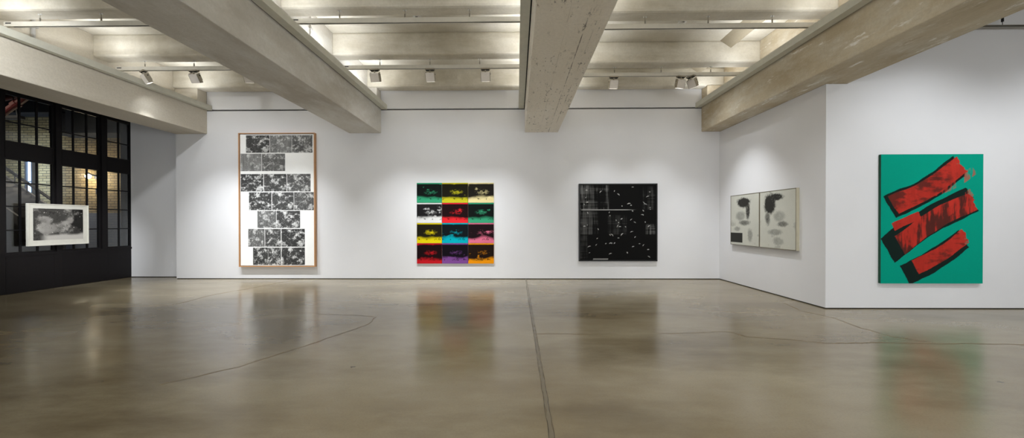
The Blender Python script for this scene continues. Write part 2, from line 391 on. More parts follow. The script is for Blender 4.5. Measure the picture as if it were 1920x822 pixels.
# ------------------------------------------------------------------ staircase behind the windows
def at_depth(px, py, y):
    """world point at depth y behind a photo pixel (used for measuring)"""
    x = (px-969)/FPX*y; z = 1.54-(py-418)/FPX*y
    return Vector((x, y, z))
stc = tag(empty('staircase', (-17.0, 12.6, 0)), 'grey staircase with sloping handrail behind the nearest black window', 'staircase')
o = stc.location
pA, pB = at_depth(-60, 292, 12.6), at_depth(106, 405, 12.6)
d = pB-pA; dn = Vector((0, 0, .30))
for yy in (-1.2, 0):
    MB().prism([pA-o, pB-o, pB-o-dn, pA-o-dn], (0, .06, 0)).build('stringer', M_GREY, stc).location = (0, yy, 0)
tr = MB()
ns = 16
for i in range(ns):
    p = pA+d*(i/ns)-o; q = pA+d*((i+1)/ns)-o
    tr.box(p.x, q.x, -1.14, 0, q.z-.06, q.z-.03); tr.box(p.x-.01, p.x+.01, -1.14, 0, q.z-.05, p.z-.05)
tr.build('treads', M_GREY, stc)
MB().prism([pA-o-dn, pB-o-dn, Vector((pB.x, pB.y, 0))-o, Vector((pA.x, pA.y, 0))-o], (0, .05, 0)).build('stair_wall', M_GREY, stc)
up = Vector((0, 0, .30))
MB().tube(pA-o+up, pB-o+up, .045).build('handrail', M_RAIL, stc)
for i in range(1, 7):
    p = pA+d*(i/7)-o; MB().tube(p-Vector((0, 0, .05)), p+up, .018, 8).build('baluster', M_RAIL, stc)
# sconce on the brick wall with its conduit
sp = at_depth(169, 331, 13.98)
sc = tag(empty('wall_sconce', sp), 'lit globe lamp on the brick wall seen through the middle window', 'lamp')
MB().tube((.08, 0, .02), (.08, -.06, .02), .10, 16).tube((.08, -.05, .06), (.0, -.22, .10), .03, 10).build('wall_bracket', M_RAIL, sc)
b = bmesh.new(); bmesh.ops.create_uvsphere(b, u_segments=20, v_segments=12, radius=.085); mb = MB(); mb.bm.free(); mb.bm = b
g = mb.build('globe', emit('sconce_glow', (1, .9, .7), 22), sc, smooth=True); g.location = (-.03, -.24, .02)
MB().tube((-.03, -.24, .10), (-.03, -.24, .17), .07, 14, .03).build('cap', M_RAIL, sc)
MB().tube((.12, -.02, 0), (.12, -.02, -.42), .018, 10).build('conduit', M_WHITE_P, sc)
MB().box(.05, .19, -.07, 0, -.66, -.42).build('switch_box', M_RAIL, sc)
# red pipe and dark pendant lamp at the top left
p1, p2 = at_depth(-40, 228, 11.5), at_depth(60, 160, 11.5)
rp = tag(empty('sprinkler_pipe', p1), 'red pipe near the stairwell ceiling at the upper left', 'pipe')
MB().tube((0, 0, 0), p2-p1, .09, 14).build('pipe_run', M_RED, rp); MB().tube((p2-p1)*.55-(p2-p1).normalized()*.08, (p2-p1)*.55+(p2-p1).normalized()*.08, .12, 14).build('coupling', M_RED, rp); q_ = (p2-p1)*.3; MB().tube(q_, (q_.x, q_.y, 6.4-p1.z), .012, 8).build('hanger_rod', M_RAIL, rp)
p1, p2 = at_depth(-40, 186, 12.4), at_depth(45, 168, 12.4)
rp = tag(empty('sprinkler_pipe', p1), 'upper red pipe above the sloping red pipe behind the window', 'pipe')
MB().tube((0, 0, 0), p2-p1, .09, 14).build('pipe_run', M_RED, rp); MB().tube((p2-p1)*.75, (p2-p1)*.8, .12, 14).build('coupling', M_RED, rp); q_ = (p2-p1)*.3; MB().tube(q_, (q_.x, q_.y, 6.4-p1.z), .012, 8).build('hanger_rod', M_RAIL, rp)
p1 = at_depth(12, 216, 12.0)
pl = tag(empty('pendant_lamp', p1), 'dark unlit lamp hanging below the red pipes behind the window', 'lamp')
MB().box(-.3, .25, -.1, .1, -.06, .06).build('lamp_housing', M_RAIL, pl, bevel=.03); MB().tube((.1, 0, .05), (-.1, 0, .9), .015, 8).build('suspension_rod', M_RAIL, pl)
p1 = at_depth(138, 470, 12.2)
MBp = MB().box(-.28, .28, -.2, .2, 0, .55).box(-.31, .31, -.23, .23, .55, .62)
tag(MBp.build('storage_bin', M_BLUE, None, bevel=.02), 'dark blue bin standing in the stairwell below the small framed print', 'bin').location = (p1.x, p1.y, 0)

# ------------------------------------------------------------------ wireways on the beams, with the strip lamps on top of them
def wireway(x0, x1, side, label, y1=YB-.005, y0=YREAR):
    o = empty('cable_wireway', (x0, y0, 4.645)); tag(o, label, 'wireway', 'wireways along the beams')
    w = x1-x0
    MB().box(0, w, 0, y1-y0, 0, .012).box(0, .008, 0, y1-y0, .012, .125).box(w-.008, w, 0, y1-y0, .012, .125).box(.008, w-.008, 0, y1-y0, .06, .07).build('channel', M_DUCT, o)
    MB().box(.02, w-.02, .1, y1-y0-.1, .0701, .085).build('lamp_strip', M_WHITE_P, o)
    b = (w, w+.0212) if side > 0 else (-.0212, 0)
    MB().box(*b, 0, y1-y0, .012, .10).build('gap_shade_strip', M_GAP, o)  # added black strip stands in for the shade between beam and channel
    return o
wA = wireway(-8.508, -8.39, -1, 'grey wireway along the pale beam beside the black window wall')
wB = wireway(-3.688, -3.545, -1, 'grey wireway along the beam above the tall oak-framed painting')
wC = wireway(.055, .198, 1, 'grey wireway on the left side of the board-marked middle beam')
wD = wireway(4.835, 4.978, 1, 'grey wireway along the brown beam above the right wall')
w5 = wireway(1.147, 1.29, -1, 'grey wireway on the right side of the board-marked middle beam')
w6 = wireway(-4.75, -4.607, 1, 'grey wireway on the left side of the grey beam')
def area(name, loc, rot, sx, sy, e, c=(.97, .99, 1)):
    l = bpy.data.lights.new(name, 'AREA'); l.shape = 'RECTANGLE'; l.size = sx; l.size_y = sy; l.energy = e; l.color = c
    o = bpy.data.objects.new(name, l); COL.objects.link(o); o.location = loc; o.rotation_euler = rot; return o
UP = 45.0
COF = {'AB': [(8.07, 9.54), (6.35, 7.73), (4.62, 6.01), (2.89, 4.28), (1.16, 2.55), (-.56, .82), (-2.3, -.9)],
       'BC': [(8.04, 9.55), (6.33, 7.74), (4.6, 6.03), (2.87, 4.3), (1.14, 2.57), (-.6, .84), (-2.3, -.9)],
       'CD': [(8.55, 9.62), (6.57, 8.21), (4.74, 6.23), (2.94, 4.4), (1.18, 2.6), (-.56, .84), (-2.3, -.9)]}
for xc, bay in ((-8.447, 'AB'), (-4.669, 'AB'), (-3.627, 'BC'), (.136, 'BC'), (1.208, 'CD'), (4.917, 'CD')):
    for (a, b) in COF[bay]:
        l = area('strip_lamp_up', (xc, (a+b)/2, 4.778), (math.pi, 0, 0), .10, (b-a)*.62, UP/8*(b-a)/1.4)
        l.data.spread = math.radians(150)
# pipes on the webs
pp = tag(empty('conduit_pipe', (-9.13, 6.75, ZJ)), 'pale vertical conduit on the pale beam above its wireway', 'conduit')
MB().tube((0, 0, -.42), (0, 0, .48), .03, 12).build('pipe', M_PIPE, pp); MB().box(-.02, .04, -.05, .05, .1, .14).build('clamp', M_PIPE, pp)
pp = tag(empty('conduit_pipe', (-3.93, 6.9, ZJ)), 'thin vertical conduit on the grey beam above its wireway', 'conduit')
MB().tube((0, 0, -.42), (0, 0, .48), .016, 12).build('pipe', M_BEAM_B, pp); MB().box(-.02, .025, -.03, .03, .1, .13).build('clamp', M_PIPE, pp)

# ------------------------------------------------------------------ lighting tracks
ZT0, ZT1 = 4.925, 5.005
rod_mesh = None
def track(x0, x1, y, rods, label, endleft=True, zt0=ZT0, zt1=ZT1, zj=ZJ):
    global rod_mesh
    o = tag(empty('lighting_track', (x0, y, zt0)), label, 'lighting track', 'suspended lighting tracks')
    L = x1-x0; h = zt1-zt0
    MB().box(0, L, -.026, .026, .012, h).box(0, L, -.026, -.012, 0, .012).box(0, L, .012, .026, 0, .012).build('rail', M_TRACK, o)
    MB().box(.14 if endleft else .02, L-(.02 if endleft else .14), -.0119, .0119, .004, .0119).build('track_slot', M_DARK, o)
    ex = .03 if endleft else L-.13
    MB().box(ex, ex+.10, -.0275, -.026, h*.55, h*.78).build('end_slot', M_DARK, o)
    for rx in rods:
        r = empty('hanger', (rx-x0, 0, h), parent=o) if False else None
        q = MB().tube((0, 0, 0), (0, 0, .07), .011, 10).tube((0, 0, .07), (0, 0, zj-zt1), .0035, 8).build('hanger_rod', M_ROD, o); q.location = (rx-x0, 0, h)
        c = MB().tube((-.02, 0, zj-zt1-.015), (-.02, 0, zj-zt1), .012, 8).tube((.02, 0, zj-zt1-.015), (.02, 0, zj-zt1), .012, 8).build('anchor', M_WHITE_P, q)
    return o
track(-8.87, -4.42, 7.95, [-8.236, -7.135, -6.03, -4.93], 'far lighting track of the left bay, nearest the oak-framed painting')
track(-8.80, -4.42, 6.15, [-8.196, -7.127, -6.03, -4.93], 'near lighting track of the left bay, without spotlights')
track(-3.82, .42, 7.96, [-3.006, -1.90, -.807, .3], 'far lighting track of the middle bay with three spotlights')
track(-3.82, .42, 6.13, [-3.0, -1.888, -.793, .3], 'near lighting track of the middle bay, without spotlights')
track(.95, 5.36, 8.45, [1.16, 2.265, 3.343, 4.48], 'far lighting track of the right bay with three spotlights', False)
track(.95, 5.30, 6.39, [1.15, 2.246, 3.343, 4.45], 'near lighting track of the right bay, without spotlights', False)
# thin rail close to the wall of the green painting
o = tag(empty('wall_rail', (5.9, 6.42, 4.915)), 'thin metal rail along the top of the right wall', 'rail')
MB().box(0, 5.9, -.03, .02, .018, .034).box(0, 5.9, -.03, .02, 0, .006).build('rail', M_ROD, o); MB().box(0, 5.9, -.028, .02, .006, .018).build('rail_slot', M_DARK, o)
for rx in (2.52, 4.2): MB().tube((rx, -.005, .034), (rx, -.005, ZS-4.915), .017, 10).build('hanger_rod', M_DARK, o) if False else MB().tube((rx, -.005, .1), (rx, -.005, .16), .017, 10).tube((rx, -.005, .034), (rx, -.005, ZS-4.915), .004, 8).build('hanger_rod', M_DARK, o)

# ------------------------------------------------------------------ spotlights
def spotmeshes(tilt):
    t = math.radians(tilt)
    R = Matrix.Translation((0, 0, -.068)) @ Matrix.Rotation(t, 4, 'X')      # local -Z is the light axis, tilted towards +Y
    head = MB().box(-.095, .095, -.05, .045, -.20, -.012, R)
    sides = [MB().prism([R @ Vector((x, a, b)) for a, b in ((-.046, -.195), (.036, -.195), (.036, -.15), (.05, -.15), (.05, 0), (-.02, 0), (-.02, -.02), (-.046, -.02))], (.007, 0, 0)) for x in (-.104, .097)]
    lens = MB().box(-.08, .08, -.035, .032, -.204, -.2005, R)
    knob = MB().tube(R @ Vector((-.112, .015, -.05)), R @ Vector((.112, .015, -.05)), .011, 10)
    return head, sides, lens, knob, R
def make_spot(tilt):
    root = empty('track_spotlight', (0, 0, ZT0))
    head, sides, lens, knob, R = spotmeshes(tilt)
    MB().box(-.10, .10, -.045, .045, -.03, 0).box(-.105, .105, -.02, .02, -.022, -.004).build('track_adapter', M_HEADS, root, bevel=.004)
    MB().box(-.085, .085, -.03, .03, -.038, -.030).build('adapter_base', M_DARK, root)
    MB().tube((0, 0, -.030), (0, 0, -.085), .018, 12).box(-.07, .07, -.012, .012, -.062, -.05).build('swivel', M_HEADS, root)
    h = head.build('lamp_head', M_HEAD, root, bevel=.004)
    [q.build('side_plate', M_HEADS, h) for q in sides]; lens.build('lens', M_LENS, h); knob.build('tilt_knob', M_DARK, h)
    return root
PROTO = {}
SPOT_E = 1.0; WIDE, NARROW = 11.0, 218.0
def spot(x, y, yaw, tilt, label, aim, e=1.0, ang=92, blend=1.0, c=(.95, .98, 1)):
    if tilt not in PROTO:
        r = PROTO[tilt] = make_spot(tilt)
    else:
        s = PROTO[tilt]; r = s.copy(); COL.objects.link(r)
        for ch in list(s.children): copy_child(ch, r)
    r.location = (x, y, ZT0); r.rotation_euler = (0, 0, math.radians(yaw))
    tag(r, label, 'spotlight', 'track spotlights')
    t = math.radians(tilt)
    Rz = Matrix.Rotation(math.radians(yaw), 4, 'Z')
    tip = Vector((x, y, ZT0)) + (Rz @ (Matrix.Translation((0, 0, -.068)) @ Matrix.Rotation(t, 4, 'X') @ Vector((0, 0, -.225))))
    d = Vector((aim[0]-tip.x, aim[1]-tip.y, 0))
    beamlight(tip, (aim[0], aim[1], 1.0), e*WIDE, 140, 1., c)
    beamlight(tip, (tip.x+d.x*.9, tip.y+d.y*.9, -2.0), e*NARROW, 74, 1., c)
    return r
def beamlight(tip, aim, e, ang=92, blend=1., c=(.95, .98, 1), rad=.05):
    l = bpy.data.lights.new('spot_beam', 'SPOT'); l.energy = SPOT_E*e; l.spot_size = math.radians(ang); l.spot_blend = blend; l.shadow_soft_size = rad; l.color = c
    b = bpy.data.objects.new('spot_beam', l); COL.objects.link(b); b.location = tip
    b.rotation_euler = (Vector(aim)-Vector(tip)).to_track_quat('-Z', 'Y').to_euler()
    return b
spot(-8.27, 7.95, -28, 30, 'leftmost spotlight of the left bay, turned to the right', (-7.3, 9.9, 1.5), 1.2)
spot(-7.15, 7.95, -4, 30, 'spotlight in the left bay, second from the black window wall', (-6.9, 9.9, 1.5), 1.15)
spot(-5.93, 7.95, 8, 30, 'spotlight in the left bay half hidden behind the grey beam', (-6.0, 9.9, 1.5), 1.15)
spot(-3.126, 7.96, -6, 24, 'brightly lit spotlight nearest the grey beam in the middle bay', (-2.6, 9.9, 1.5))
spot(-1.903, 7.96, -3, 24, 'centre spotlight of the three in the middle bay', (-1.7, 9.9, 1.5))
spot(-.685, 7.96, -2, 24, 'spotlight nearest the board-marked beam in the middle bay', (-.6, 9.9, 1.5))
spot(2.253, 8.45, 3, 20, 'spotlight hanging alone near the board-marked beam in the right bay', (2.3, 9.9, 1.4), .47)
spot(3.80, 8.45, 14, 20, 'left one of the close pair of spotlights in the right bay', (3.4, 9.9, 1.4), .42)
spot(4.03, 8.45, -62, 30, 'sharply turned right one of the close pair of spotlights', (5.49, 8.5, 1.3), .95)

# unseen spots: lamps for the pictures, plus fill added to brighten floor, beams, walls
for (x, y, aim, e) in ((7.0, 4.2, (7.1, 6.5, .6), .38), (9.3, 4.2, (9.6, 6.5, .6), .33), (-7.0, 4.45, (-10.85, 8.5, 1.35), 2.6),
                       (-7.6, 4.4, (-10.2, 10.2, 1.7), .42), (-6.5, 2.3, (-6.3, 3.0, 0), .08), (-1.8, 2.3, (-1.4, 3.0, 0), .5), (2.6, 2.3, (2.2, 3.2, 0), .5), (3.4, 5.0, (3.8, 5.8, 0), .4), (8., 2.3, (8, 3.0, 0), .4),
                       (-6.5, -2.2, (-6.3, -5, 1.6), .8), (-1.8, -2.2, (-1.7, -5, 1.6), .8), (3.2, -2.2, (3.2, -5, 1.6), .8), (8.2, -2.2, (8.2, -5, 1.6), .8)):
    beamlight((x, y, 4.72), aim, e*300, 26 if x == -7.0 else 110)

# added fill light behind the camera, with invented glowing windows built around it
M_REAR_FILL = emit('rear_fill_glow', (.94, .98, 1), .35)
for i, xc in enumerate((-6.6, -1.6, 3.4, 8.4)):
    e = empty(f'window_{8+i}', (xc, YREAR, .8)); e['kind'] = 'structure'
    MB().box(-1.9, 1.9, .005, .02, 0, 3.1).build('window_panes', M_REAR_FILL, e)
    fr = MB().box(-1.96, -1.9, 0, .06, -.06, 3.16).box(1.9, 1.96, 0, .06, -.06, 3.16).box(-1.9, 1.9, 0, .06, -.06, 0).box(-1.9, 1.9, 0, .06, 3.1, 3.16)
    for q in (-.95, 0, .95): fr.box(q-.02, q+.02, .02, .05, 0, 3.1)
    for q in (.78, 1.55, 2.32): fr.box(-1.9, 1.9, .021, .049, q-.015, q+.015)
    fr.build('window_frame', M_STEELB, e)
    area('rear_fill', (xc, YREAR+.12, 2.35), (math.radians(90), 0, 0), 3.8, 3.1, 46, (.94, .98, 1))
# smoke detectors on the slab
def detector(x, y, label):
    o = tag(empty('smoke_detector', (x, y, ZS)), label, 'smoke detector', 'ceiling smoke detectors')
    MB().tube((0, 0, 0), (0, 0, -.02), .085, 24).build('base', M_WHITE_P, o); MB().tube((0, 0, -.02), (0, 0, -.06), .075, 24, .045).build('sensor_cap', M_WHITE_P, o)
    MB().box(-.02, .02, -.062, -.05, -.045, -.03).build('sensor_grille', M_DARK, o)
detector(-1.96, 7.16, 'round white smoke detector on the slab of the middle bay')
detector(3.36, 7.42, 'round white smoke detector on the slab of the right bay')

# ------------------------------------------------------------------ pictures
rng = np.random.default_rng(11)
def vnoise(x, y, seed):
    r = np.random.default_rng(seed); T = r.random((64, 64))
    xi = np.floor(x).astype(int); yi = np.floor(y).astype(int); fx = x-xi; fy = y-yi
    fx = fx*fx*(3-2*fx); fy = fy*fy*(3-2*fy)
    g = lambda a, b: T[b % 64, a % 64]
    return (g(xi, yi)*(1-fx)+g(xi+1, yi)*fx)*(1-fy)+(g(xi, yi+1)*(1-fx)+g(xi+1, yi+1)*fx)*fy
def fbm(x, y, seed, oct=5, gain=.55):
    s = 0; a = 1; t = 0
    for i in range(oct):
        s = s+a*vnoise(x*2**i+i*7.3, y*2**i+i*3.1, seed+i); t += a; a *= gain
    return s/t
def sstep(a, b, x):
    t = np.clip((x-a)/(b-a), 0, 1); return t*t*(3-2*t)
def L3(c): return np.array(lin(c))
def lerp(a, b, t): return a*(1-t[..., None])+b*t[..., None]

class Frame3:
    """picture plane: origin at its lower left corner, right, up, normal"""
    def __init__(s, o, r, n): s.o, s.r, s.n, s.u = Vector(o), Vector(r), Vector(n), Vector((0, 0, 1))
    def M(s): return Matrix((s.r, -s.n, s.u)).transposed().to_4x4()
def painted(name, mat, w, h, nx, ny, func, parent, off=(0, 0, 0)):
    """front surface: a fine grid that carries the painted colours; local x right, z up, front at -y"""
    xs = np.linspace(0, 1, nx); zs = np.linspace(0, 1, ny); X, Z = np.meshgrid(xs, zs)
    col = np.clip(func(X, Z), 0, 1)
    co = np.stack([X*w+off[0], np.full_like(X, off[1]), Z*h+off[2]], -1).reshape(-1, 3)
    idx = np.arange(nx*ny).reshape(ny, nx)
    F = np.stack([idx[:-1, :-1], idx[:-1, 1:], idx[1:, 1:], idx[1:, :-1]], -1).reshape(-1, 4)
    me = bpy.data.meshes.new(name); me.from_pydata(co.tolist(), [], F.tolist())
    at = me.color_attributes.new('paint', 'FLOAT_COLOR', 'POINT')
    at.data.foreach_set('color', np.concatenate([col.reshape(-1, 3), np.ones((nx*ny, 1))], 1).astype(np.float32).ravel())
    me.materials.append(mat); o = bpy.data.objects.new(name, me); COL.objects.link(o); o.parent = parent
    return o
def picture(name, label, cat, o, r, n, group=None):
    e = empty(name); f = Frame3(o, r, n); e.matrix_world = Matrix.Translation(f.o) @ f.M()
    return tag(e, label, cat, group)

# 1. tall white canvas with rows of mottled black printed blocks, oak frame
def art_rows(X, Z):
    T = 1-Z
    base = np.ones(X.shape+(3,))*L3((255, 255, 254)); n = fbm(X*7, Z*11, 3)
    base *= (.95+.07*n)[..., None]
    rows = [(.005, .14, [(.075, .40, .95), (.40, .70, .55), (.70, .985, .75)]), (.145, .28, [(.0, .29, .45), (.29, .61, .7)]),
            (.30, .437, [(.0, .315, 1.), (.315, .63, .95), (.63, .955, .85)]), (.439, .577, [(.11, .425, 1.), (.425, .725, .95), (.725, 1., .85)]),
            (.58, .715, [(.225, .485, .75), (.485, .81, .95)]), (.718, .857, [(.10, .33, .75), (.33, .55, .95), (.55, .875, 1.)]), (.86, .995, [(.165, .37, 1.), (.37, .55, .95), (.55, .875, 1.)])]
    out = base
    k = 0
    for (t0, t1, bl) in rows:
        for (a, b, s) in bl:
            k += 1
            u = (X-a)/(b-a); v = (T-t0)/(t1-t0); ins = (u >= 0) & (u < 1) & (v >= 0) & (v <= 1)
            g = fbm(u*5, v*5, 5+k % 5, 6, .7); g2 = fbm(u*2.2+4, v*2.6, 40, 3); g3 = fbm(u*16, v*13, 71+k % 3, 4, .8)
            lightm = sstep(.525, .63, .40*g+.35*g2+.25*g3)                       # torn light patches
            streak = fbm(u*14+k, v*1.5, 90+k, 3)
            m = .014+.62*lightm*(.35+.8*g3)
            m = m*s+(1-s)*(.16+.42*streak)
            m = np.where(g3 > .64, m+.16, m)
            edge = sstep(0, .03, u)*sstep(0, .03, v)
            shade = np.clip(m, .012, .80)[..., None]*np.array([1., 1.0, .99])
            w = (ins*edge*(.93+.07*g))[..., None]
            out = out*(1-w)+shade*w
    return out
FR = .9959
fx0, fx1, fz0, fz1 = -7.631*FR, -5.525*FR, .3425, 4.002
w, h = fx1-fx0, fz1-fz0; dep = .095
p = picture('framed_painting', 'tall white painting with rows of mottled black blocks in an oak frame', 'painting', (fx0, YB-dep, fz0), (1, 0, 0), (0, -1, 0))
t = .022
MB().box(0, t, 0, dep, 0, h).box(w-t, w, 0, dep, 0, h).box(t, w-t, 0, dep, 0, t).box(t, w-t, 0, dep, h-t, h).build('frame', M_WOOD, p, bevel=.002)['label'] = 'pale oak frame'
MB().box(t+.012, w-t-.012, .03, dep-.004, t+.012, h-t-.012).build('canvas', M_CREAM, p)
MB().box(t, w-t, .06, dep-.005, t, h-t).build('frame_backing', M_DARK, p)
painted('painted_surface', M_PAINT, w-2*t-.024, h-2*t-.024, 210, 360, art_rows, p, (t+.012, .0292, t+.012))

# 2. twelve small coloured canvases
COLS = [('jade green', (54, 158, 116)), ('acid yellow', (196, 190, 36)), ('pale cream', (234, 218, 160)), ('white', (226, 226, 226)), ('scarlet red', (226, 40, 48)), ('sea green', (58, 160, 118)),
        ('lemon yellow', (228, 208, 14)), ('turquoise blue', (0, 172, 190)), ('pink', (222, 112, 142)), ('crimson red', (196, 26, 36)), ('violet', (128, 76, 150)), ('orange', (240, 152, 14))]
WHERE = ['at the upper left corner of the grid', 'top of the middle column', 'at the upper right corner of the grid', 'in the left column below the green one', 'in the middle column below the yellow one', 'right of the red one',
         'in the left column below the white one', 'in the middle column below the red one', 'in the right column below the sea green one', 'at the lower left corner of the grid', 'bottom of the middle column', 'at the lower right corner of the grid']
def art_field(c, k):
    def f(X, Z):
        T = 1-Z; base = np.ones(X.shape+(3,))*L3(c)
        n = fbm(X*3.0+k*3.7, T*4.2+k*1.9, 21, 5, .6); n2 = fbm(X*13+k, T*10, 33, 4, .7); n3 = fbm(X*2+k*5.1, T*1.5, 55, 3)
        band = sstep(.02, .10, T)*(1-sstep(.60, .86, T+.22*(n3-.5)))                  # dark brushed zone over the upper part
        d = band*sstep(.36, .60, n+.16*n2+.14*band)
        cen = np.exp(-(((X-.55-.1*(n3-.5))/.26)**2+((T-.46)/.13)**2)); d = d*(1-.95*cen*sstep(.35, .62, .6*n2+.4*n))
        d = np.clip(d*1.3, 0, 1)
        d = np.maximum(d, (sstep(.60, .68, n2)*.9*(T < .85)*sstep(.15, .3, T)))
        dk = L3((14, 12, 15))+.012*L3(c)
        out = lerp(base, dk, np.clip(d, 0, 1))
        return out*(.94+.1*n2)[..., None]
    return f
gx = [-2.737*FR*1.002, -2.041*1.0, -1.327, -.622]; gz = [2.634, 2.085, 1.535, .983, .424]
for i in range(12):
    r, c = divmod(i, 3)
    x0, x1, z0, z1 = gx[c]+.005, gx[c+1]-.005, gz[r+1]+.004, gz[r]-.004
    dd = .038
    if c == 2: z1 -= 0; z0 += .0
    p = picture('painted_panel', f'small {COLS[i][0]} and black canvas {WHERE[i]}', 'painting', (x0, YB-dd, z0), (1, 0, 0), (0, -1, 0), 'grid of small coloured canvases')
    edge = plain('canvas_edge_'+COLS[i][0].replace(' ', '_'), [k*.85 for k in COLS[i][1]], .7)
    MB().box(0, x1-x0, 0, dd, 0, z1-z0).build('canvas', edge, p, bevel=.003)
    painted('painted_surface', M_PAINT, x1-x0, z1-z0, 84, 66, art_field(COLS[i][1], i), p, (0, -.0008, 0))

# 3. square black painting with grey streaks and scattered white flecks
def art_black(X, Z):
    T = 1-Z; out = np.ones(X.shape)*.006
    n = fbm(X*40, T*3.0, 8, 4, .6); m = fbm(X*3.2, T*2.4, 17, 3); hz = fbm(X*3, T*60, 19, 3)
    for (a, b, t0, t1, s) in ((.0, .38, .0, .33, .9), (.0, .24, .34, .66, .55), (.36, .62, .40, .66, .22), (.86, .99, .52, .66, .9), (0, .10, .66, .98, .25), (.82, .99, .02, .33, .3)):
        ins = sstep(a-.005, a+.012, X)*(1-sstep(b-.012, b+.005, X))*sstep(t0-.005, t0+.02, T)*(1-sstep(t1-.01, t1+.006, T))
        out = out+ins*s*.16*sstep(.42, .75, .55*n+.25*m+.25*hz)
    out = out+.55*((np.abs(T-.333) < .004)*sstep(0, .04, X)*(1-sstep(.56, .75, X))*sstep(.3, .5, hz+.2))
    out = out+.25*((np.abs(T-.985) < .008)*(m > .5))
    q = np.random.default_rng(5)
    for k in range(58):                                            # scattered comma flecks
        cx, ct = q.uniform(.04, .96), q.uniform(.03, .96); a = q.uniform(-1.3, 1.3); L = q.uniform(.006, .020); wd = q.uniform(.0028, .006)
        dx, dt = X-cx, T-ct; u = dx*math.cos(a)+dt*math.sin(a); v = -dx*math.sin(a)+dt*math.cos(a)-12*u*u
        out = np.maximum(out, .62*np.clip(1.3-np.sqrt((u/L)**2+(v/wd)**2), 0, 1)**.6)
    return np.clip(out, 0, .8)[..., None]*np.array([1., .99, .96])
dd = .05; s = (YB-dd)/9.84
x0, x1, z0, z1 = 1.682*s, 3.80*s, .490, 2.597
w, h = x1-x0, z1-z0
p = picture('framed_painting', 'square black painting with white flecks in a thin black frame', 'painting', (x0, YB-dd, z0), (1, 0, 0), (0, -1, 0))
t = .03
MB().box(0, t, 0, dd, 0, h).box(w-t, w, 0, dd, 0, h).box(t, w-t, 0, dd, 0, t).box(t, w-t, 0, dd, h-t, h).build('frame', M_BLKFRAME, p, bevel=.003)['label'] = 'thin black frame'
MB().box(t, w-t, .012, dd-.004, t, h-t).build('canvas', M_BLKFRAME, p)
painted('painted_surface', M_PAINT, w-2*t, h-2*t, 240, 240, art_black, p, (t, .0112, t))

# 4. pale diptych with smudged charcoal marks
def art_pale(k):
    def f(X, Z):
        T = 1-Z; base = np.ones(X.shape+(3,))*L3((206, 206, 196)); n = fbm(X*5+k*3, T*5, 61, 5); g = fbm(X*36+k, T*36, 77, 3, .8); m = fbm(X*2.2+k*4.3, T*2.5, 29, 4)
        base *= (.93+.12*n)[..., None]
        d = np.zeros_like(X)
        rr = np.random.default_rng(31+k)
        cx = .46 if k == 0 else .42
        blobs = [(cx+.02, .15, .24, .10, .95), (cx+.17, .30, .07, .20, .7), (cx-.10, .42, .18, .10, .32), (cx+.06, .56, .24, .06, .5), (cx-.2, .68, .14, .06, .35), (cx+.24, .80, .10, .16, .35)] if k == 0 else \
                [(.30, .24, .17, .18, .9), (.48, .11, .22, .06, .8), (.24, .48, .09, .14, .55), (.55, .45, .16, .10, .28), (.66, .58, .16, .05, .5), (.45, .72, .22, .06, .35), (.55, .88, .16, .08, .3)]
        for (a, b, sx, st, s_) in blobs:
            q = np.sqrt(((X-a)/sx)**2+((T-b)/st)**2)+.9*(m-.5)+.7*(g-.5)
            d = np.maximum(d, s_*(1-sstep(.55, 1.15, q)))
        d = np.clip(d*(.75+1.1*g), 0, .96)
        d = np.maximum(d, .28*sstep(.62, .75, n)*sstep(.2, .4, T))
        if k == 0:
            d = np.maximum(d, .96*((X < .44) & (T > .76) & (T < .955)))        # plain dark block in the lower left
        return lerp(base, np.ones(3)*L3((34, 33, 31)), d)
    return f
my0, my1, mz0, mz1 = 9.283, 7.124, .985, 2.213
dd = .06
p = picture('diptych_painting', 'pale two-panel painting with charcoal smudges on the side wall', 'painting', (XR-dd, my0, mz0), (0, -1, 0), (-1, 0, 0))
w, h = my0-my1, mz1-mz0; half = my0-8.19
for i, (a, b) in enumerate(((.0, half-.004), (half+.004, w))):
    c = MB().box(a+.012, b-.012, .002, dd, .012, h-.012).build('canvas', M_CREAM, p)
    MB().box(a, a+.010, -.003, dd, 0, h).box(b-.010, b, -.003, dd, 0, h).box(a+.010, b-.010, -.003, dd, 0, .010).box(a+.010, b-.010, -.003, dd, h-.010, h).build('frame', plain('thin_brass_grey_frame_%d' % i, (112, 106, 88) if i == 0 else (128, 120, 98), .4), p)
    painted('painted_surface', M_PAINT, b-a-.024, h-.024, 150, 170, art_pale(i), c, (a+.012, .0012, .012))
MB().box(w, w+.004, 0, dd, 0, h).build('frame_side', M_CREAM, p)

